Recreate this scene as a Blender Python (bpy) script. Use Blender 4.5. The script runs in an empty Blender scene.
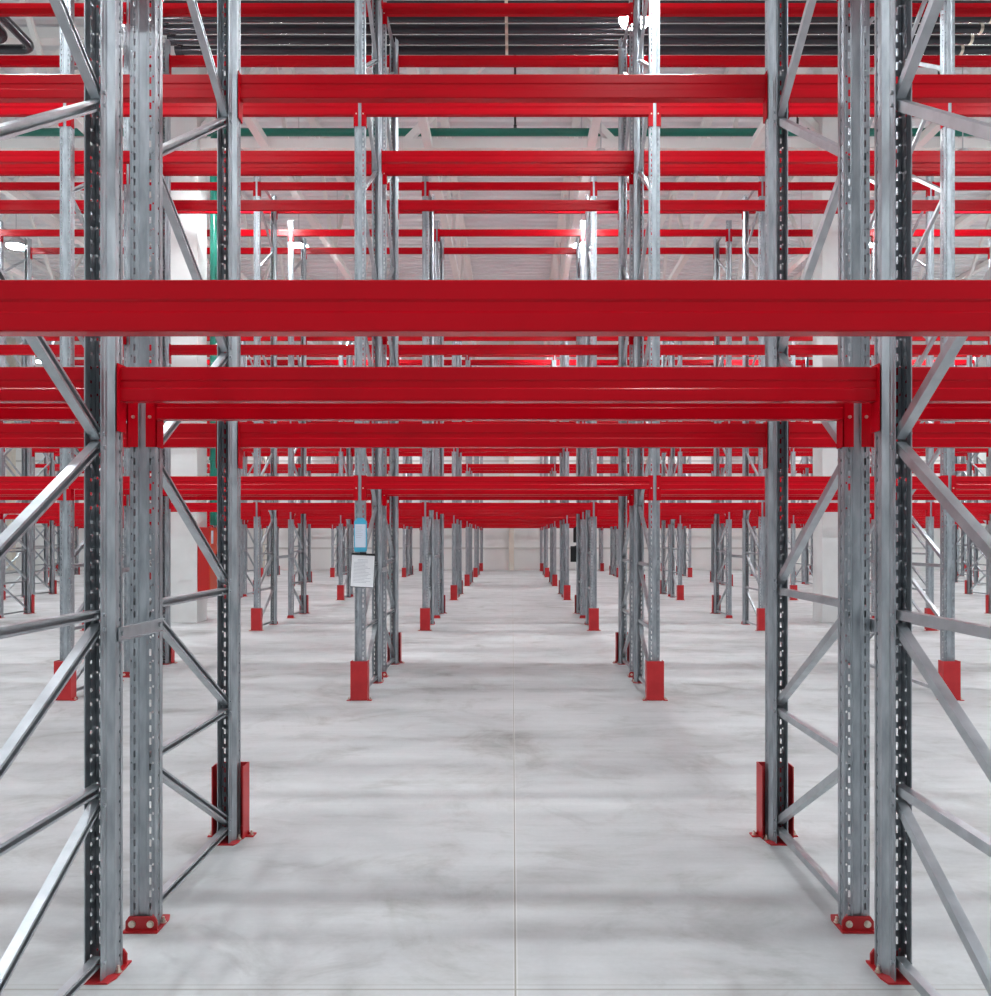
import bpy, bmesh, math, random
from mathutils import Vector, Matrix
R = random.Random(7)
sc = bpy.context.scene
COL = sc.collection
PI = math.pi

# ------------------------------------------------------------------ numbers
W = 2.81                      # bay pitch, upright centre to upright centre
DEPTH = 1.05                  # frame depth, face to face
HT = 7.65                     # frame height
LEVELS = [2.130, 3.918, 5.695, 7.472]
# rows: (front face of front rack, front face of rear rack or None, uprights each side)
ROWS = [(2.015, 3.343, 2), (8.10, 9.43, 3), (14.17, 16.34, 4), (21.1, 22.43, 5),
        (27.25, 28.58, 6), (33.4, 34.73, 7), (39.5, None, 8)]
ORD = ['first', 'second', 'third', 'fourth', 'fifth', 'sixth', 'seventh', 'eighth', 'ninth']
KEEP = set(('000+0 010+0 010+1 010-1 020+0 020+1 020-1 030+0 030+1 030-1 031+0 031+1 031-1 100+0 100+1 100+2 100-1 100-2 102+0 102+1 '
    '102+2 102-1 102-2 110+0 110+1 110+2 110-1 110-2 112+0 112+1 112+2 112-1 112-2 113+0 120+0 120+1 120+2 120-1 120-2 121+0 '
    '122+0 122+1 122+2 122-1 122-2 123+0 123+1 123+2 123-1 123-2 130+0 130+1 130+2 130-1 130-2 131+0 131+1 131+2 131-1 131-2 '
    '132+0 132+1 132+2 132-1 132-2 133+0 133+1 133+2 133-1 133-2 200+0 200+1 200+2 200+3 200-1 200-2 200-3 203+0 203+1 203+2 '
    '203+3 203-1 203-2 203-3 210+0 210+1 210+2 210+3 210-1 210-2 210-3 213+0 213+1 213+2 213+3 213-1 213-2 213-3 220+0 220+1 '
    '220+2 220+3 220-1 220-2 220-3 221+0 221+1 221+2 221+3 221-1 221-2 221-3 223+0 223+1 223+2 223+3 223-1 223-2 223-3 230+0 '
    '230+1 230+2 230+3 230-1 230-2 230-3 232+0 232+1 232+2 232+3 232-1 232-2 232-3 233+0 233+1 233+2 233+3 233-1 233-2 233-3 '
    '300+0 300+1 300+2 300+3 300+4 300-1 300-2 300-3 300-4 301+0 301+1 301+2 301+3 301+4 301-1 301-2 301-4 310+0 310+1 310+2 '
    '310+3 310+4 310-1 310-2 310-4 311+0 311+1 311+2 311+3 311+4 311-1 311-2 311-4 320+0 320+1 320+2 320+4 320-1 320-2 320-4 '
    '321+0 321+1 321+2 321+3 321+4 321-1 321-2 321-4 330+0 330+1 330+2 330-1 330-2 331+0 331+1 331+2 331+3 331+4 331-1 331-2 '
    '331-3 331-4 400+0 400+1 400+2 400+3 400+5 400-1 400-2 400-3 400-5 401+0 401+1 401+2 401+3 401+5 401-1 401-2 401-3 401-5 '
    '403+0 403+1 403+2 403+3 403+5 403-1 403-2 403-3 403-5 410+0 410+2 410+3 410-1 410-2 411+0 411+1 411+2 411+3 411+5 411-1 '
    '411-2 411-3 411-5 413+0 413+1 413+2 413+3 413+4 413+5 413-1 413-2 413-3 413-5 421+0 421+2 421+3 421-1 421-2 423+0 423+1 '
    '423+2 423+3 423+5 423-1 423-2 423-3 430+0 430+2 430-1 430-2 431+0 431+1 431+2 431+3 431+4 431+5 431-1 431-2 431-3 500+0 '
    '500+1 500+2 500+3 500+6 500-1 500-2 500-3 500-6 510+0 510+3 510-3 530+0 530-3 600+0 600+1 600+3 600-1 600-3 600-4 610+0 ').split())

# ------------------------------------------------------------------ materials
def new_mat(name):
    m = bpy.data.materials.new(name); m.use_nodes = True
    nt = m.node_tree; b = nt.nodes['Principled BSDF']
    return m, nt, b

def N(nt, t, **kw):
    n = nt.nodes.new(t)
    for k, v in kw.items():
        setattr(n, k, v)
    return n

def simple(name, col, rough=0.5, metal=0.0, emit=None, coat=0.0):
    m, nt, b = new_mat(name)
    b.inputs['Base Color'].default_value = (*col, 1)
    b.inputs['Roughness'].default_value = rough
    b.inputs['Metallic'].default_value = metal
    b.inputs['Coat Weight'].default_value = coat
    if emit:
        b.inputs['Emission Color'].default_value = (*emit[0], 1)
        b.inputs['Emission Strength'].default_value = emit[1]
    return m

def noise_mat(name, c1, c2, scale, rough, metal=0.0, stretch=(1, 1, 1), coat=0.0, rvar=0.0, detail=4, lo=0.35, hi=0.65):
    m, nt, b = new_mat(name)
    tc = N(nt, 'ShaderNodeTexCoord'); mp = N(nt, 'ShaderNodeMapping')
    mp.inputs['Scale'].default_value = stretch
    nz = N(nt, 'ShaderNodeTexNoise'); nz.inputs['Scale'].default_value = scale; nz.inputs['Detail'].default_value = detail
    cr = N(nt, 'ShaderNodeValToRGB')
    cr.color_ramp.elements[0].position = lo; cr.color_ramp.elements[0].color = (*c1, 1)
    cr.color_ramp.elements[1].position = hi; cr.color_ramp.elements[1].color = (*c2, 1)
    L = nt.links.new
    L(tc.outputs['Object'], mp.inputs['Vector']); L(mp.outputs['Vector'], nz.inputs['Vector'])
    L(nz.outputs['Fac'], cr.inputs['Fac']); L(cr.outputs['Color'], b.inputs['Base Color'])
    if rvar:
        mr = N(nt, 'ShaderNodeMapRange')
        mr.inputs['To Min'].default_value = rough - rvar; mr.inputs['To Max'].default_value = rough + rvar
        L(nz.outputs['Fac'], mr.inputs['Value']); L(mr.outputs['Result'], b.inputs['Roughness'])
    else:
        b.inputs['Roughness'].default_value = rough
    b.inputs['Metallic'].default_value = metal
    b.inputs['Coat Weight'].default_value = coat
    b.inputs['Coat Roughness'].default_value = 0.15
    return m

STEEL = noise_mat('galvanised_steel', (0.31, 0.335, 0.36), (0.47, 0.50, 0.53), 26, 0.40, 0.80, (1, 1, 0.25), rvar=0.08)
BRACE = noise_mat('galvanised_brace', (0.43, 0.46, 0.485), (0.53, 0.56, 0.585), 14, 0.36, 0.80, rvar=0.06)
RED = noise_mat('red_powder_coat', (0.47, 0.0014, 0.0085), (0.53, 0.0019, 0.0105), 3, 0.24, 0.0, (0.4, 1, 1), rvar=0.03)
RED.node_tree.nodes['Principled BSDF'].inputs['Specular IOR Level'].default_value = 0.16
RED2 = noise_mat('red_guard_paint', (0.42, 0.010, 0.014), (0.50, 0.016, 0.020), 9, 0.4)
ZINC = simple('zinc_bolt', (0.75, 0.68, 0.58), 0.3, 0.9)
WHITE = simple('white_painted_steel', (0.86, 0.855, 0.83), 0.5)
COLUMN = noise_mat('white_column_paint', (0.70, 0.70, 0.69), (0.77, 0.77, 0.76), 2.0, 0.6)
PIPE = simple('charcoal_pipe', (0.026, 0.027, 0.034), 0.22)
GREEN = simple('green_pipe_paint', (0.004, 0.19, 0.135), 0.3, coat=0.3)
BLACK = simple('black_plastic', (0.012, 0.013, 0.014), 0.5)
PAPER = simple('white_paper', (0.86, 0.86, 0.88), 0.8)
INK = simple('grey_ink', (0.42, 0.42, 0.47), 0.8)
CYAN = simple('cyan_plastic', (0.07, 0.42, 0.62), 0.35)
PALE = simple('pale_label', (0.62, 0.68, 0.78), 0.6)
ORANGE = simple('orange_red_paint', (0.62, 0.055, 0.012), 0.4)
CABINET = simple('red_cabinet_paint', (0.52, 0.008, 0.006), 0.4)
LAMP = simple('lamp_diffuser', (1, 1, 1), 0.5, emit=((0.90, 0.965, 1.0), 330.0))
HOUSING = simple('lamp_housing', (0.55, 0.56, 0.58), 0.4, 0.4)
DECK = noise_mat('roof_deck', (0.80, 0.81, 0.82), (0.86, 0.865, 0.87), 0.6, 0.45)
WALLM = noise_mat('wall_panel', (0.80, 0.80, 0.78), (0.87, 0.87, 0.85), 0.5, 0.7)
POST = simple('wall_post', (0.74, 0.69, 0.60), 0.6)
TRIM = simple('wall_joint', (0.62, 0.61, 0.58), 0.6)

def floor_mat():
    m, nt, b = new_mat('polished_concrete')
    L = nt.links.new
    tc = N(nt, 'ShaderNodeTexCoord')
    def nz(scale, detail, stretch=(1, 1, 1), rough=0.6, dist=0.0):
        mp = N(nt, 'ShaderNodeMapping'); mp.inputs['Scale'].default_value = stretch
        n = N(nt, 'ShaderNodeTexNoise'); n.inputs['Scale'].default_value = scale
        n.inputs['Detail'].default_value = detail; n.inputs['Roughness'].default_value = rough
        n.inputs['Distortion'].default_value = dist
        L(tc.outputs['Object'], mp.inputs['Vector']); L(mp.outputs['Vector'], n.inputs['Vector'])
        return n.outputs['Fac']
    def ramp(f, stops):
        r = N(nt, 'ShaderNodeValToRGB')
        e = r.color_ramp.elements
        e[0].position, e[0].color = stops[0][0], (*stops[0][1], 1)
        e[1].position, e[1].color = stops[-1][0], (*stops[-1][1], 1)
        for p, c in stops[1:-1]:
            x = e.new(p); x.color = (*c, 1)
        L(f, r.inputs['Fac']); return r.outputs['Color']
    def mul(a, c, fac=1.0):
        mx = N(nt, 'ShaderNodeMix', data_type='RGBA', blend_type='MULTIPLY'); mx.inputs['Factor'].default_value = fac
        L(a, mx.inputs['A']); L(c, mx.inputs['B']); return mx.outputs['Result']
    base = ramp(nz(0.55, 5, (0.7, 1.1, 1), rough=0.65, dist=0.4), [(0.30, (0.42, 0.425, 0.43)), (0.52, (0.555, 0.56, 0.565)), (0.72, (0.65, 0.655, 0.66))])
    streak = ramp(nz(2.2, 5, (0.12, 3.0, 1), 0.7), [(0.32, (0.84, 0.835, 0.82)), (0.55, (1, 1, 1))])
    cloud = ramp(nz(1.7, 6, (1, 1.3, 1), 0.7, 0.8), [(0.30, (0.72, 0.71, 0.69)), (0.48, (0.97, 0.97, 0.965)), (0.75, (1, 1, 1))])
    stain = ramp(nz(0.9, 7, (1, 1, 1), 0.62, 1.6), [(0.27, (0.62, 0.60, 0.57)), (0.40, (0.92, 0.915, 0.90)), (0.47, (1, 1, 1))])
    fine = ramp(nz(38, 4), [(0.3, (0.93, 0.93, 0.93)), (0.7, (1, 1, 1))])
    c = mul(mul(mul(base, cloud, 0.8), stain, 0.9), fine, 0.8)
    c = mul(c, streak, 0.55)
    sep = N(nt, 'ShaderNodeSeparateXYZ'); L(tc.outputs['Object'], sep.inputs['Vector'])
    def line(out, pos, half):
        s = N(nt, 'ShaderNodeMath', operation='SUBTRACT'); L(out, s.inputs[0]); s.inputs[1].default_value = pos
        a = N(nt, 'ShaderNodeMath', operation='ABSOLUTE'); L(s.outputs[0], a.inputs[0])
        k = N(nt, 'ShaderNodeMath', operation='LESS_THAN'); L(a.outputs[0], k.inputs[0]); k.inputs[1].default_value = half
        return k.outputs[0]
    def over(a, col, fac, amount):
        mx = N(nt, 'ShaderNodeMix', data_type='RGBA'); mm = N(nt, 'ShaderNodeMath', operation='MULTIPLY')
        L(fac, mm.inputs[0]); mm.inputs[1].default_value = amount
        L(mm.outputs[0], mx.inputs['Factor']); L(a, mx.inputs['A']); mx.inputs['B'].default_value = (*col, 1)
        return mx.outputs['Result']
    c = over(c, (0.70, 0.69, 0.67), line(sep.outputs['X'], 0.061, 0.008), 0.45)
    c = over(c, (0.27, 0.26, 0.22), line(sep.outputs['X'], 0.060, 0.0032), 0.9)
    c = over(c, (0.30, 0.29, 0.26), line(sep.outputs['Y'], 2.905, 0.005), 0.75)
    c = over(c, (0.33, 0.32, 0.29), line(sep.outputs['Y'], 2.935, 0.003), 0.45)
    L(c, b.inputs['Base Color'])
    rr = N(nt, 'ShaderNodeMapRange'); rr.inputs['To Min'].default_value = 0.42; rr.inputs['To Max'].default_value = 0.66
    L(nz(1.2, 4), rr.inputs['Value']); L(rr.outputs['Result'], b.inputs['Roughness'])
    b.inputs['Specular IOR Level'].default_value = 0.35
    return m
FLOORM = floor_mat()

# ------------------------------------------------------------------ mesh builder
class MB:
    def __init__(s):
        s.v, s.f, s.mi = [], [], []
    def quadbox(s, c, m=0):                       # eight corners
        b = len(s.v); s.v += [tuple(p) for p in c]
        for q in ((0, 3, 2, 1), (4, 5, 6, 7), (0, 1, 5, 4), (1, 2, 6, 5), (2, 3, 7, 6), (3, 0, 4, 7)):
            s.f.append(tuple(b + i for i in q)); s.mi.append(m)
    def box(s, x0, x1, y0, y1, z0, z1, m=0):
        s.quadbox([(x0, y0, z0), (x1, y0, z0), (x1, y1, z0), (x0, y1, z0), (x0, y0, z1), (x1, y0, z1), (x1, y1, z1), (x0, y1, z1)], m)
    def prism(s, prof, p0, p1, ux, uy, m=0, caps=True):   # closed outline swept from p0 to p1
        p0, p1, ux, uy = Vector(p0), Vector(p1), Vector(ux), Vector(uy)
        b = len(s.v); n = len(prof)
        for p in (p0, p1):
            for a, c in prof:
                s.v.append(tuple(p + ux * a + uy * c))
        for i in range(n):
            j = (i + 1) % n
            s.f.append((b + i, b + j, b + n + j, b + n + i)); s.mi.append(m)
        if caps:
            s.f.append(tuple(b + i for i in range(n - 1, -1, -1))); s.mi.append(m)
            s.f.append(tuple(b + n + i for i in range(n))); s.mi.append(m)
    def cyl(s, p0, p1, r, n=12, m=0, r1=None):
        p0, p1 = Vector(p0), Vector(p1); d = (p1 - p0).normalized()
        a = d.orthogonal().normalized(); c = d.cross(a)
        r1 = r if r1 is None else r1
        b = len(s.v)
        for p, rr in ((p0, r), (p1, r1)):
            for i in range(n):
                t = 2 * PI * i / n
                s.v.append(tuple(p + a * (rr * math.cos(t)) + c * (rr * math.sin(t))))
        for i in range(n):
            j = (i + 1) % n
            s.f.append((b + i, b + j, b + n + j, b + n + i)); s.mi.append(m)
        s.f.append(tuple(b + i for i in range(n - 1, -1, -1))); s.mi.append(m)
        s.f.append(tuple(b + n + i for i in range(n))); s.mi.append(m)
    def tube(s, pts, r, n=14, m=0):
        pts = [Vector(p) for p in pts]; rings = []
        a = None
        for i, p in enumerate(pts):
            d = ((pts[min(i + 1, len(pts) - 1)] - pts[max(i - 1, 0)])).normalized()
            if a is None:
                a = d.orthogonal().normalized()
            else:
                a = (a - d * a.dot(d)).normalized()
            c = d.cross(a); b = len(s.v); rings.append(b)
            for k in range(n):
                t = 2 * PI * k / n
                s.v.append(tuple(p + a * (r * math.cos(t)) + c * (r * math.sin(t))))
        for q in range(len(rings) - 1):
            for k in range(n):
                j = (k + 1) % n
                s.f.append((rings[q] + k, rings[q] + j, rings[q + 1] + j, rings[q + 1] + k)); s.mi.append(m)
        s.f.append(tuple(rings[0] + k for k in range(n - 1, -1, -1))); s.mi.append(m)
        s.f.append(tuple(rings[-1] + k for k in range(n))); s.mi.append(m)
    def add(s, o, M=None):
        b = len(s.v)
        s.v += [tuple(M @ Vector(p)) for p in o.v] if M is not None else o.v
        s.f += [tuple(b + i for i in q) for q in o.f]; s.mi += o.mi
        return s
    def mesh(s, name, mats, smooth=False):
        me = bpy.data.meshes.new(name)
        me.from_pydata(s.v, [], s.f)
        for m in (mats if isinstance(mats, (list, tuple)) else [mats]):
            me.materials.append(m)
        me.polygons.foreach_set('material_index', s.mi)
        bm = bmesh.new(); bm.from_mesh(me)
        bmesh.ops.recalc_face_normals(bm, faces=bm.faces[:])
        bm.to_mesh(me); bm.free()
        if smooth:
            me.shade_smooth()
            try:
                me.set_sharp_from_angle(angle=math.radians(40))
            except Exception:
                pass
        me.update()
        return me

def ob(name, me, parent=None, loc=(0, 0, 0), rz=0.0):
    o = bpy.data.objects.new(name, me); COL.objects.link(o)
    o.location = loc; o.rotation_euler = (0, 0, rz)
    if parent is not None:
        o.parent = parent
    return o

def tag(o, label, cat, group=None, kind='thing'):
    o['label'] = label; o['category'] = cat
    if group: o['group'] = group
    if kind: o['kind'] = kind
    return o

def empty(name, loc, rz=0.0):
    o = bpy.data.objects.new(name, None); COL.objects.link(o)
    o.location = loc; o.rotation_euler = (0, 0, rz); o.empty_display_size = 0.1
    return o

def struct(name, me):
    o = ob(name, me); o['kind'] = 'structure'; return o

# ------------------------------------------------------------------ upright profile (open omega section, perforated)
HALF = [((0.0, 0.006), (0.014, 0.006), '-'), ((0.014, 0.006), (0.019, 0.0), '-'), ((0.019, 0.0), (0.027, 0.0), '-'),
        ((0.027, 0.0), (0.0355, 0.0), 's'), ((0.0355, 0.0), (0.039, 0.0), '-'), ((0.039, 0.0), (0.0455, 0.0), 'h'),
        ((0.0455, 0.0), (0.050, 0.0), '-'), ((0.050, 0.0), (0.050, 0.020), '-'), ((0.050, 0.020), (0.050, 0.035), 'k'),
        ((0.050, 0.035), (0.050, 0.060), '-'), ((0.050, 0.060), (0.032, 0.080), '-'), ((0.032, 0.080), (0.032, 0.096), '-'),
        ((0.032, 0.096), (0.030, 0.098), '-'), ((0.030, 0.098), (0.030, 0.119), '-'), ((0.030, 0.119), (0.026, 0.119), '-')]
def upright_mesh(perforated):
    bm = bmesh.new(); cache = {}
    def V(x, y, z):
        k = (round(x, 5), round(y, 5), round(z, 5))
        if k not in cache: cache[k] = bm.verts.new((x, y, z))
        return cache[k]
    z0, z1 = 0.006, HT
    def strip(a, b, za, zb, sg):
        q = [V(sg * a[0], a[1], za), V(sg * b[0], b[1], za), V(sg * b[0], b[1], zb), V(sg * a[0], a[1], zb)]
        if sg < 0: q.reverse()
        try: bm.faces.new(q)
        except ValueError: pass
    for sg in (1, -1):
        for a, b, t in HALF:
            if t == '-' or not perforated:
                strip(a, b, z0, z1, sg); continue
            pitch, gap, off = {'s': (0.05, 0.027, 0.03), 'h': (0.1, 0.0085, 0.055), 'k': (0.05, 0.011, 0.045)}[t]
            z = z0; k = 0
            while True:
                g0 = off + k * pitch
                if g0 + gap > z1 - 0.01: break
                strip(a, b, z, g0, sg); z = g0 + gap; k += 1
            strip(a, b, z, z1, sg)
    bmesh.ops.recalc_face_normals(bm, faces=bm.faces[:])
    # face normals must point outwards before thickening: check one front face
    ref = min(bm.faces, key=lambda f: (f.calc_center_median() - Vector((0.0175, 0, HT / 2))).length)
    if ref.normal.y > 0:
        bmesh.ops.reverse_faces(bm, faces=bm.faces[:])
    if perforated:
        for f in bm.faces:      # strips are separate sheets: orient each the same way round
            c = f.calc_center_median(); n = f.normal
            out = Vector((c.x, c.y - 0.06, 0))
            if abs(c.y - 0.119) < 1e-4: continue
            if n.dot(out) < 0: f.normal_flip()
    bmesh.ops.solidify(bm, geom=bm.faces[:], thickness=0.0022)
    me = bpy.data.meshes.new('upright'); bm.to_mesh(me); bm.free()
    me.materials.append(STEEL); me.update()
    return me
UP = upright_mesh(True)
UPL = upright_mesh(False)

def upright_simple(mb, y0, flip):
    """plain upright outline for the far rows"""
    o = [(-.026, .119), (-.031, .119), (-.031, .081), (-.05, .060), (-.05, 0), (.05, 0), (.05, .060), (.031, .081), (.031, .119), (.026, .119),
         (.026, .079), (.045, .058), (.045, .004), (-.045, .004), (-.045, .058), (-.026, .079)]
    if flip: o = [(a, -c) for a, c in o]
    mb.prism(o, (0, y0, 0.006), (0, y0, HT), (1, 0, 0), (0, 1, 0))

# brace: a lipped C channel with two bolt heads
YF, YR = 0.100, DEPTH - 0.100
CH = [(-.017, -.0165), (.017, -.0165), (.017, -.008), (.0145, -.008), (.0145, -.014), (-.0145, -.014), (-.0145, .014), (.0145, .014), (.0145, .008), (.017, .008), (.017, .0165), (-.017, .0165)]
def brace_mb(ya, za, yb, zb, bolts=True):
    mb = MB(); a, b = Vector((0, ya, za)), Vector((0, yb, zb))
    d = (b - a).normalized(); up = Vector((1, 0, 0)).cross(d)
    mb.prism(CH, a - d * 0.012, b + d * 0.012, (1, 0, 0), up)
    if bolts:
        for p in (a, b):
            mb.cyl(p + Vector((-.0365, 0, 0)), p + Vector((-.0300, 0, 0)), .0075, 6)
            mb.cyl(p + Vector((.0300, 0, 0)), p + Vector((.0365, 0, 0)), .0075, 6)
    return mb
def brace_list(mirror):
    """(front z, rear z) of each brace, as seen on a rack whose rear upright stands on the row's spine"""
    L = [(0.062, 0.062), (0.665, 0.665), (1.275, 1.275), (0.12, 0.61), (0.72, 1.225), (1.33, 1.86)]
    z = 1.885; rear = True
    while z + 0.595 < HT - 0.15:
        a, b = z + 0.022, z + 0.595 - 0.022
        L.append((b, a) if rear else (a, b))
        rear = not rear; z += 0.595
    L.append((HT - 0.1, HT - 0.1))
    return [(r, f) for f, r in L] if mirror else L
BR = {}
for mir in (False, True):
    BR[mir] = [brace_mb(YF, f, YR, r).mesh('brace', BRACE) for f, r in brace_list(mir)]

# foot plate, folded up in front; local: face of the upright at y = 0
def foot_mb():
    mb = MB()
    mb.prism([(-.069, -.030), (.069, -.030), (.069, .090), (.056, .130), (-.056, .130), (-.069, .090)], (0, 0, 0), (0, 0, .006), (1, 0, 0), (0, 1, 0))
    mb.prism([(-.062, .0), (.062, .0), (.062, .034), (.050, .052), (-.050, .052), (-.062, .034)], (0, -.0115, .006), (0, -.0035, .006), (1, 0, 0), (0, 0, 1))
    return mb
FOOT = foot_mb().mesh('footplate', RED2)
def bolt_mb():
    mb = MB(); mb.cyl((0, 0, 0), (0, -.004, 0), .014, 14); mb.cyl((0, -.004, 0), (0, -.012, 0), .010, 6); return mb
BOLT = bolt_mb().mesh('bolt', ZINC)
def anchor_mb():
    mb = MB(); mb.cyl((0, 0, .0005), (0, 0, .003), .012, 12); mb.cyl((0, 0, .003), (0, 0, .012), .0085, 6); mb.cyl((0, 0, .012), (0, 0, .024), .005, 8); return mb
ANCH = anchor_mb().mesh('anchor_bolt', ZINC)

def frame_far(mirror):
    mb = MB(); upright_simple(mb, 0, False); upright_simple(mb, DEPTH, True)
    for f, r in brace_list(mirror): mb.add(brace_mb(YF, f, YR, r, False))
    n = len(mb.f); mb.mi = [0] * n
    fm = foot_mb(); fm.mi = [1] * len(fm.f); mb.add(fm)
    mb.add(fm, Matrix.Translation((0, DEPTH, 0)) @ Matrix.Rotation(PI, 4, 'Z'))
    return mb.mesh('rack_support', [STEEL, RED2])
FAR = {m: frame_far(m) for m in (False, True)}

def build_frame(x, y, mirror, lod, label, group):
    if lod == 2:
        return tag(ob('rack_support', FAR[mirror], None, (x, y, 0)), label, 'rack frame', group)
    t = tag(empty('rack_support', (x, y, 0)), label, 'rack frame', group)
    for rz, yy in ((0, 0), (PI, DEPTH)):
        ob('upright', UP, t, (0, yy, 0), rz)
        f = ob('footplate', FOOT, t, (0, yy, 0), rz); f['label'] = 'red foot plate'
        if lod == 0:
            for s in (-1, 1):
                ob('bolt', BOLT, f, (s * .036, -.0115, .030))
                ob('anchor_bolt', ANCH, f, (s * .0600, .055, .006))
    for me in BR[mirror]:
        ob('brace', me, t)
    return t

# ------------------------------------------------------------------ beam: local origin = bay centre, on the face plane, at the beam's top edge
BX = W / 2 - 0.05 - 0.0085
BP = [(-.012, -.119), (-.009, -.122), (.039, -.122), (.042, -.119), (.042, -.079), (.0375, -.073), (.0375, -.051), (.042, -.045), (.042, -.003), (.039, 0),
      (-.009, 0), (-.012, -.003), (-.012, -.045), (-.0075, -.051), (-.0075, -.073), (-.012, -.079)]
def tube_mb():
    mb = MB(); mb.prism(BP, (-BX, 0, 0), (BX, 0, 0), (0, 1, 0), (0, 0, 1)); return mb
def conn_mb(s):
    mb = MB()
    a, b = sorted((s * BX, s * (BX + .004)))
    mb.box(a, b, -.0080, .058, -.230, .010)
    a, b = sorted((s * BX, s * (BX + .043)))
    mb.quadbox([(a, -.0080, -.230), (b, -.0080, -.230), (b, -.0040, -.230), (a, -.0040, -.230), (a, -.0080, .010), (b, -.0080, .010), (b, -.0040, .010), (a, -.0040, .010)])
    for z in (-.070, -.205):       # punched tabs
        mb.box(s * (BX + .016) - .004, s * (BX + .016) + .004, -.0095, -.0080, z - .010, z + .010)
    return mb
TUBE = tube_mb().mesh('beam_tube', RED)
CONN = {s: conn_mb(s).mesh('connector', RED) for s in (-1, 1)}
def pin_mb(s):
    mb = MB(); mb.cyl((s * (BX + .026), -.0080, -.112), (s * (BX + .026), -.0130, -.112), .0065, 10); return mb
PIN = {s: pin_mb(s).mesh('locking_pin', ZINC) for s in (-1, 1)}

def build_beam(x, y, z, rear, lod, label, group):
    t = tag(empty('rack_beam', (x, y, z), PI if rear else 0), label, 'beam', group)
    ob('beam_tube', TUBE, t)
    for s in (-1, 1):
        c = ob('connector', CONN[s], t)
        if lod == 0:
            p = ob('locking_pin', PIN[s], c); p['label'] = 'zinc locking pin'
    return t

# post guard: local face plane of the upright at y = 0, guard stands in front of it
def guard_mb():
    mb = MB()
    mb.prism([(-.081, -.047), (.081, -.047), (.081, .055), (.0755, .055), (.0755, -.041), (-.0755, -.041), (-.0755, .055), (-.081, .055)],
             (0, 0, .006), (0, 0, .375), (1, 0, 0), (0, 1, 0))
    for s in (-1, 1):
        a, b = sorted((s * .0765, s * .118))
        mb.box(a, b, -.047, .010, 0, .006)
        mb.prism([(0, 0), (s * .016, 0), (0, .022)], (s * .081, -.024, .006), (s * .081, -.019, .006), (1, 0, 0), (0, 0, 1))
    return mb
GUARD = guard_mb().mesh('guard_channel', RED2)
def build_guard(x, y, rear, lod, label):
    if lod == 2:
        return tag(ob('post_guard', GUARD, None, (x, y, 0), PI if rear else 0), label, 'post guard', 'red post guards at the aisles')
    t = tag(empty('post_guard', (x, y, 0), PI if rear else 0), label, 'post guard', 'red post guards at the aisles')
    ob('guard_channel', GUARD, t)
    for s in (-1, 1): ob('anchor_bolt', ANCH, t, (s * .104, -.010, .006))
    return t

def spacer_me(gap):
    mb = MB(); x0 = .0540
    mb.prism([(0, -.022), (.003, -.022), (.003, .022), (0, .022)], (x0, -.045, 0), (x0, gap + .045, 0), (1, 0, 0), (0, 0, 1))
    mb.box(x0, x0 + .016, -.045, gap + .045, .022, .025)
    mb.box(x0, x0 + .016, -.045, gap + .045, -.025, -.022)
    for y in (-.022, gap + .022):
        mb.cyl((x0 + .003, y, 0), (x0 + .010, y, 0), .010, 6)
    return mb.mesh('row_spacer', BRACE)

# ------------------------------------------------------------------ the racking
def side_word(k):           # frame index -> words
    return f"{ORD[k - 1 if k > 0 else -k - 1]} {'right' if k > 0 else 'left'} of centre"
def fx(k):                  # k = ..., -2, -1, 1, 2, ...
    return (k - 0.5) * W if k > 0 else (k + 0.5) * W
def bay_word(b):
    return 'centre bay' if b == 0 else f"{ORD[abs(b) - 1]} bay {'right' if b > 0 else 'left'} of centre"
LV = ['lowest', 'second', 'third', 'top']
beam_specs = []
for r, (ya, yb, ns) in enumerate(ROWS):
    rown = ORD[r]
    lod = 0 if r < 2 else (1 if r < 4 else 2)
    racks = [('front', ya, False)] + ([('rear', yb, True)] if yb else [])
    for k in [i for i in range(-ns, ns + 1) if i]:
        for rn, y, mir in racks:
            build_frame(fx(k), y, mir, lod, f'galvanised rack frame {side_word(k)}, {rn} rack of the {rown} row from the camera', 'upright rack frames')
        aisle = ([('front', ya, False)] if r > 0 else []) + ([('rear', yb + DEPTH, True)] if yb else [])
        for rn, y, rear in aisle:
            build_guard(fx(k), y, rear, lod, f'red post guard at upright {side_word(k)}, {rn} edge of the {rown} rack row')
    if yb and r < 4:
        gap = yb - ya - DEPTH
        me = spacer_me(gap)
        for k in [i for i in range(-ns, ns + 1) if i]:
            tag(ob('row_spacer', me, None, (fx(k), ya + DEPTH, 1.20)), f'grey spacer bar tying the two frames {side_word(k)} in the {rown} row', 'spacer bar', 'row spacer bars')
    for rn, y, mir in racks:
        for face, yy, rear in (('front', y, False), ('back', y + DEPTH, True)):
            for b in range(-ns + 1, ns):
                for lv, z in enumerate(LEVELS):
                    if r == 0 and lv > 1: continue
                    line = (0 if rn == 'front' else 2) + (1 if rear else 0)
                    lab = f'red beam, {LV[lv]} level, {bay_word(b)}, {face} face of {rn} rack, {rown} row'
                    beam_specs.append((f'{r}{line}{lv}{b:+d}', b * W, yy, z + (0.022 if r == 0 and rn == 'front' else 0), rear, 0 if r < 2 else 1, lab))
rest = MB()
for key, x, y, z, rear, lod, lab in beam_specs:
    if KEEP is None or key in KEEP:
        o = build_beam(x, y, z, rear, lod, lab, 'red rack beams')
        if KEEP is None: o['bkey'] = key
    else:
        M = Matrix.Translation((x, y, z)) @ Matrix.Rotation(PI if rear else 0, 4, 'Z')
        rest.add(tube_mb(), M)
        for s in (-1, 1): rest.add(conn_mb(s), M)
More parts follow.
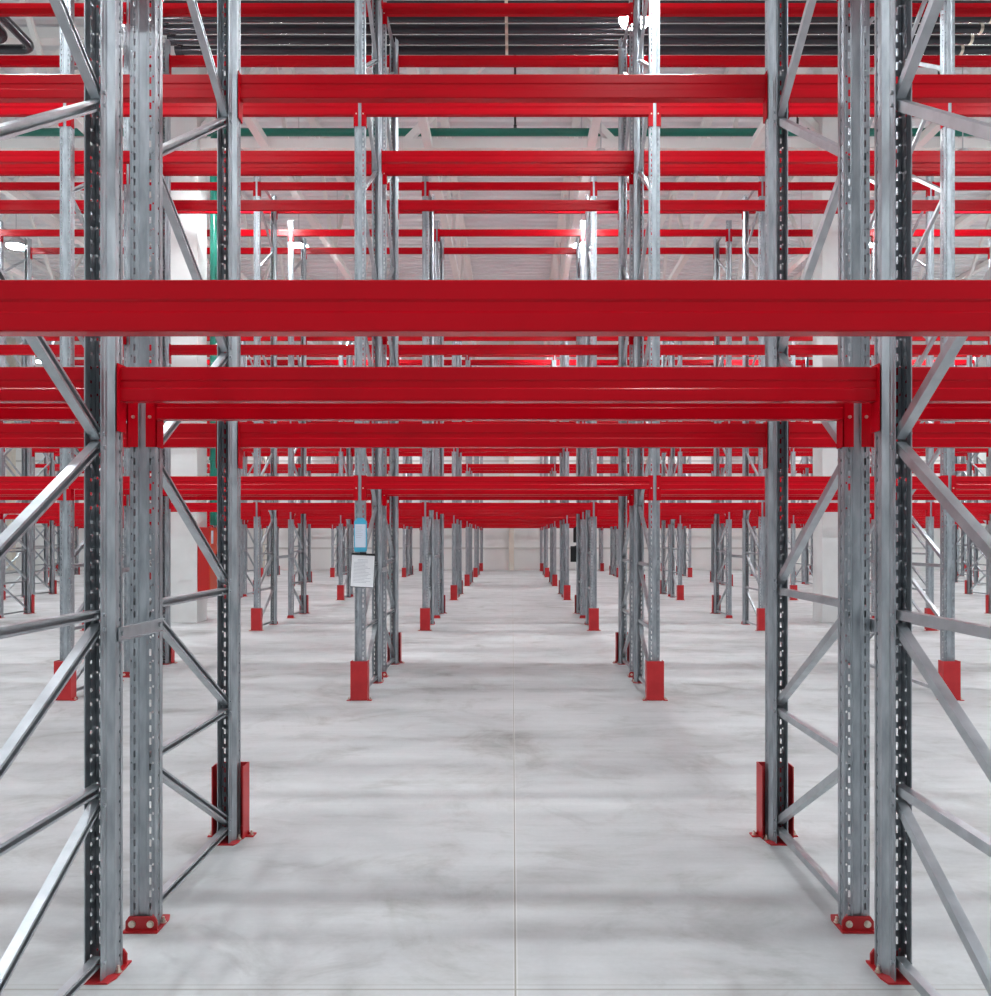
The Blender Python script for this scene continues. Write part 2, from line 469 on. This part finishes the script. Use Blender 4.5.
if rest.f:
    tag(ob('distant_beams', rest.mesh('distant_beams', RED)), 'mass of small red beams crowded behind one another in the far rack rows', 'beam', None, 'stuff')

# ------------------------------------------------------------------ things hung on the uprights
def rounded(w, h, r, n=5):
    out = []
    for cx, cy, a0 in ((w / 2 - r, h / 2 - r, 0), (-w / 2 + r, h / 2 - r, 90), (-w / 2 + r, -h / 2 + r, 180), (w / 2 - r, -h / 2 + r, 270)):
        for i in range(n + 1):
            t = math.radians(a0 + 90 * i / n); out.append((cx + r * math.cos(t), cy + r * math.sin(t)))
    return out
def build_pouch(x, y, z, rear, label, mat=None):
    t = tag(empty('document_holder', (x, y, z), PI if rear else 0), label, 'document holder', 'document holders on uprights')
    mb = MB(); mb.prism(rounded(.122, .30, .018), (0, -.013, 0), (0, -.003, 0), (1, 0, 0), (0, 0, 1))
    mb.prism(rounded(.07, .035, .012), (0, -.012, .155), (0, -.003, .155), (1, 0, 0), (0, 0, 1))
    mb.cyl((0, -.018, .155), (0, -.003, .155), .007, 10)
    ob('backing', mb.mesh('backing', mat or CYAN), t)
    mb = MB(); mb.box(-.050, .050, -.0155, -.0132, -.108, .112)
    p = ob('label_sheet', mb.mesh('label_sheet', PALE), t); p['label'] = 'pale printed sheet'
    mb = MB()
    for i in range(7):
        mb.box(-.040, R.uniform(.005, .04), -.0161, -.0156, .092 - i * .018, .095 - i * .018)
    ob('print_lines', mb.mesh('print_lines', INK), p)
    return t
def build_clipboard(x, y, z, rear, tilt, label):
    t = tag(empty('clipboard', (x, y, z), PI if rear else 0), label, 'clipboard', 'clipboards on uprights')
    t.rotation_euler = (0, tilt, PI if rear else 0)
    mb = MB(); mb.prism(rounded(.228, .325, .012), (0, -.0135, 0), (0, -.0095, 0), (1, 0, 0), (0, 0, 1))
    ob('board', mb.mesh('board', BLACK), t)
    mb = MB(); mb.box(-.108, .110, -.0150, -.0138, -.157, .143)
    p = ob('paper_sheet', mb.mesh('paper_sheet', PAPER), t); p['label'] = 'white printed sheet'
    mb = MB()
    for i in range(17):
        x1 = R.uniform(.02, .085)
        mb.box(-.085 if i not in (0, 1) else -.05, x1 if i not in (0, 1) else .045, -.0156, -.0151, .100 - i * .0135, .1028 - i * .0135)
    ob('print_lines', mb.mesh('print_lines', INK), p)
    mb = MB(); mb.box(-.105, .105, -.021, -.0137, .146, .160); mb.box(-.03, .03, -.025, -.0137, .150, .172); mb.cyl((0, -.026, .165), (0, -.004, .165), .005, 8)
    c = ob('clip', mb.mesh('clip', BLACK), t); c['label'] = 'black clip'
    return t
fx1 = fx(-1)
build_pouch(fx1 + .008, 8.10, 1.562, False, 'blue framed document holder hung on the upright above the white clipboard')
build_clipboard(fx1 + .028, 8.10, 1.235, False, math.radians(3), 'black clipboard with white sheet hung on second row upright left of centre')
build_pouch(fx(1) - .05, 16.34 + DEPTH, 1.60, True, 'dark backed document holder on third row upright right of centre', BLACK)
build_clipboard(fx(1) - .055, 16.34 + DEPTH, 1.215, True, 0.0, 'black clipboard seen from behind on third row upright right of centre')

# ------------------------------------------------------------------ building
X0, X1, YN, YB, ZC = -27.0, 27.0, -5.0, 40.95, 11.15
mb = MB(); mb.box(X0, X1, YN, YB + .3, -.2, 0)
struct('floor', mb.mesh('floor', FLOORM))
mb = MB()                                             # trapezoidal deck, ribs across the hall
pts = []; y = YN; p = 0.34
while y < YB + .2:
    pts += [(y, ZC), (y + .14, ZC), (y + .18, ZC + .085), (y + .30, ZC + .085)]; y += p
pts.append((y, ZC))
poly = pts + [(pts[-1][0], ZC + .2), (pts[0][0], ZC + .2)]
n = len(pts)
for i in range(n - 1):
    (ya_, za_), (yb_, zb_) = pts[i], pts[i + 1]
    b = len(mb.v); mb.v += [(X0, ya_, za_), (X1, ya_, za_), (X1, yb_, zb_), (X0, yb_, zb_)]
    mb.f.append((b, b + 1, b + 2, b + 3)); mb.mi.append(0)
mb.box(X0, X1, YN, YB + .3, ZC + .10, ZC + .2)
struct('ceiling', mb.mesh('ceiling', DECK))
mb = MB()
mb.box(X0, X1, YB, YB + .2, 0, ZC)
struct('wall_back', mb.mesh('wall_back', WALLM))
mb = MB(); mb.box(X0 - .2, X0, YN, YB, 0, ZC); struct('wall_left', mb.mesh('wall_left', WALLM))
mb = MB(); mb.box(X1, X1 + .2, YN, YB, 0, ZC); struct('wall_right', mb.mesh('wall_right', WALLM))
mb = MB(); mb.box(X0, X1, YB - .03, YB, 0, .32); struct('baseboard_back', mb.mesh('baseboard_back', WALLM))
t = 0
for z in (1.05, 2.1, 3.15, 4.2, 5.25, 6.3, 7.35, 8.4, 9.45, 10.5):
    t += 1; mb = MB(); mb.box(X0, X1, YB - .012, YB, z - .045, z + .045); struct(f'trim_{t}', mb.mesh('trim', TRIM))
for i in range(-4, 5):
    t += 1; x = i * 6; mb = MB(); mb.box(x - .12, x + .12, YB - .35, YB, 0, ZC); struct(f'trim_{t}', mb.mesh('trim', POST))

# columns standing in the spine of the third row
for sx, w in ((-1, 'left'), (1, 'right')):
    mb = MB(); mb.prism([(-.25, -.25), (.25, -.25), (.25, .25), (-.25, .25)], (sx * 5.96, 15.77, 0), (sx * 5.96, 15.77, 10.95), (1, 0, 0), (0, 1, 0))
    o = ob('concrete_column', mb.mesh('concrete_column', COLUMN)); o['kind'] = 'structure'
    o['label'] = f'square white column {w} of centre, standing inside the third rack row'; o['category'] = 'column'

# roof trusses along the hall and the main girder across it
def truss(x, label):
    t = empty('roof_truss', (x, YN, 0)); t['kind'] = 'structure'; t['label'] = label; t['category'] = 'roof truss'
    L_ = YB - YN
    mb = MB()
    mb.box(-.075, .075, 0, L_, 8.72, 8.86); ob('bottom_chord', mb.mesh('bottom_chord', WHITE), t)
    mb = MB(); mb.box(-.09, .09, 0, L_, 10.99, 11.14); ob('top_chord', mb.mesh('top_chord', WHITE), t)
    mb = MB(); y = 0; up = True; q = 1.9
    while y + q <= L_:
        a, b = Vector((0, y, 8.79 if up else 11.06)), Vector((0, y + q, 11.06 if up else 8.79))
        d = (b - a).normalized()
        mb.prism([(-.04, -.04), (.04, -.04), (.04, .04), (-.04, .04)], a, b, (1, 0, 0), Vector((1, 0, 0)).cross(d))
        y += q; up = not up
    ob('web_members', mb.mesh('web_members', WHITE), t)
    return t
for i in range(-6, 6):
    x = 1.5 + 3 * i
    k = i + 1 if i >= 0 else i
    truss(x, f'white lattice roof truss {side_word(k)}, running away under the ceiling deck')
def girder(y, label):
    t = empty('roof_girder', (0, y, 0)); t['kind'] = 'structure'; t['label'] = label; t['category'] = 'roof girder'
    mb = MB(); mb.box(X0, X1, -.12, .12, 8.73, 8.90); ob('bottom_chord', mb.mesh('bottom_chord', WHITE), t)
    mb = MB(); mb.box(X0, X1, -.12, .12, 10.75, 10.95); ob('top_chord', mb.mesh('top_chord', WHITE), t)
    mb = MB(); x = -26.0; up = True
    while x < 26:
        a, b = Vector((x, 0, 8.82 if up else 10.85)), Vector((x + 2, 0, 10.85 if up else 8.82))
        d = (b - a).normalized()
        mb.prism([(-.06, -.06), (.06, -.06), (.06, .06), (-.06, .06)], a, b, (0, 1, 0), Vector((0, 1, 0)).cross(d))
        x += 2; up = not up
    ob('web_members', mb.mesh('web_members', WHITE), t)
girder(15.77, 'pale lattice roof girder across the hall on top of the white columns')

# sprinkler main and riser
t = tag(empty('sprinkler_pipe', (0, 16.25, 9.30)), 'long horizontal dark green sprinkler pipe hung across the hall behind the columns', 'pipe')
mb = MB(); mb.tube([(-26.5, 0, 0), (26.5, 0, 0)], .075, 18); ob('pipe_run', mb.mesh('pipe_run', GREEN, True), t)
for i in range(-9, 10):
    x = 1.45 + (i - .5) * 2.7
    mb = MB(); mb.cyl((x, 0, .06), (x, 0, 1.74), .022, 8); mb.box(x - .03, x + .03, -.09, .09, .070, .095); ob('hanger', mb.mesh('hanger', BLACK), t)
mb = MB(); mb.tube([(-5.56, 15.95, 1.78), (-5.56, 15.95, 8.85), (-5.56, 15.96, 9.0), (-5.56, 16.0, 9.1), (-5.56, 16.08, 9.15), (-5.56, 16.16, 9.16)], .065, 16)
mb.cyl((-5.56, 15.95, 3.0), (-5.56, 15.95, 3.05), .085, 16); mb.cyl((-5.56, 15.95, 6.0), (-5.56, 15.95, 6.05), .085, 16)
tag(ob('sprinkler_riser', mb.mesh('sprinkler_riser', GREEN, True)), 'vertical green riser pipe running up beside the left white column', 'pipe')

# red cabinet on the left column
t = tag(empty('mounted_hose_cabinet', (-5.60, 15.53, .52)), 'red fire hose cabinet mounted on the side of the left white column', 'cabinet')
mb = MB(); mb.box(-.105, .105, 0, .42, 0, 1.22); ob('body', mb.mesh('body', CABINET), t)
mb = MB(); mb.box(.106, .122, .01, .41, .02, 1.20); d = ob('door', mb.mesh('door', ORANGE), t); d['label'] = 'orange red door'
mb = MB(); mb.box(.1225, .1245, .06, .17, .92, 1.16); s_ = ob('sticker', mb.mesh('sticker', PALE), d); s_['label'] = 'pale sticker'
mb = MB(); mb.box(.122, .14, .33, .36, .55, .72); ob('handle', mb.mesh('handle', BLACK), d)

# dark pipes under the roof between the second and third rows
PY = [10.95, 11.20, 11.45, 11.70, 11.95]
for i, y in enumerate(PY):
    t = tag(empty('hanging_pipe', (0, y, 8.40)), f'long charcoal pipe under the roof, {ORD[i]} back of the five side by side', 'pipe', 'charcoal pipes under the roof')
    mb = MB(); mb.tube([(-4.68, 0, 0), (26.5, 0, 0)], .060, 16); mb.cyl((-4.68, 0, 0), (-4.58, 0, 0), .075, 16)
    ob('pipe_run', mb.mesh('pipe_run', PIPE, True), t)
    for x in (-0.03, 6.35, 12.7):
        mb = MB(); mb.cyl((x - .02, 0, 0), (x + .02, 0, 0), .067, 16); mb.cyl((x, 0, .06), (x, 0, 2.74), .012, 6)
        c = ob('clamp', mb.mesh('clamp', ZINC), t); c['label'] = 'zinc clamp and rod'
for i in range(4):
    y = 11.93 - .25 * i; x1 = -6.66 - .22 * i
    path = [(-14, y, 8.40), (x1 - .18, y, 8.40)]
    for k in range(1, 7):
        a = PI / 2 * k / 6
        path.append((x1 - .18 + .18 * math.sin(a), y - .18 * (1 - math.cos(a)), 8.40))
    path.append((x1, 7.0, 8.40))
    mb = MB(); mb.tube(path, .064, 14)
    for yy in (9.2, 11.0 - .25 * i):
        mb.cyl((x1, yy, 8.46), (x1, yy, 11.14), .010, 6); mb.cyl((x1, yy - .02, 8.40), (x1, yy + .02, 8.40), .072, 14)
    tag(ob('bent_hanging_pipe', mb.mesh('bent_hanging_pipe', PIPE, True)), f'charcoal pipe bending toward the camera under the roof, {ORD[i]} from the back', 'pipe', 'bent charcoal pipes')

# high bay lamps
LX = [1.59 + 6.3 * i for i in range(-3, 4)]
LY = [10.66 + 4.14 * (i - 3) for i in range(0, 11)]
hm = MB(); hm.cyl((0, 0, .05), (0, 0, .20), .21, 20, r1=.10); hm.cyl((0, 0, .20), (0, 0, .30), .08, 14)
HM = hm.mesh('housing', HOUSING, True)
dm = MB(); dm.cyl((0, 0, .02), (0, 0, .05), .19, 20); DM = dm.mesh('diffuser', LAMP)
rm = MB(); rm.cyl((0, 0, .30), (0, 0, 3.13), .010, 6); RM = rm.mesh('hanging_rod', HOUSING)
def lamp_col(i):
    return f"{ORD[abs(i)] if i else 'first'} column {'right' if i >= 0 else 'left'} of centre"
for i, x in enumerate(LX):
    for j, y in enumerate(LY):
        k = i - 3
        cw = f"{ORD[k]} right of centre" if k >= 0 else f"{ORD[-k - 1]} left of centre"
        t = tag(empty('pendant_lamp', (x, y, 8.0)), f'round white high bay lamp hanging under roof, {cw} in lamp row {["one","two","three","four","five","six","seven","eight","nine","ten","eleven"][j]}', 'lamp', 'high bay lamps')
        ob('housing', HM, t); ob('diffuser', DM, t); ob('hanging_rod', RM, t)

# ------------------------------------------------------------------ light and camera
w = bpy.data.worlds.new('World'); sc.world = w; w.use_nodes = True
bg = w.node_tree.nodes['Background']; bg.inputs['Color'].default_value = (0.86, 0.95, 1.0, 1); bg.inputs['Strength'].default_value = 0.52  # added pale fill light, entering by the hall's open end behind the camera

cam = bpy.data.cameras.new('Camera'); co = bpy.data.objects.new('Camera', cam); COL.objects.link(co)
co.location = (0.05, 0, 1.543); co.rotation_euler = (PI / 2, 0, 0)
cam.sensor_width = 36; cam.sensor_fit = 'AUTO'; cam.lens = 850 / 996 * 36
cam.shift_x = -17 / 996; cam.shift_y = 40 / 996
cam.clip_start = 0.05; cam.clip_end = 200
sc.camera = co
sc.view_settings.view_transform = 'Standard'
sc.view_settings.look = 'None'
sc.view_settings.gamma = 1.0
sc.view_settings.use_curve_mapping = False
sc.view_settings.exposure = 0.0
sc.cycles.max_bounces = 6
sc.cycles.diffuse_bounces = 4
sc.cycles.glossy_bounces = 4
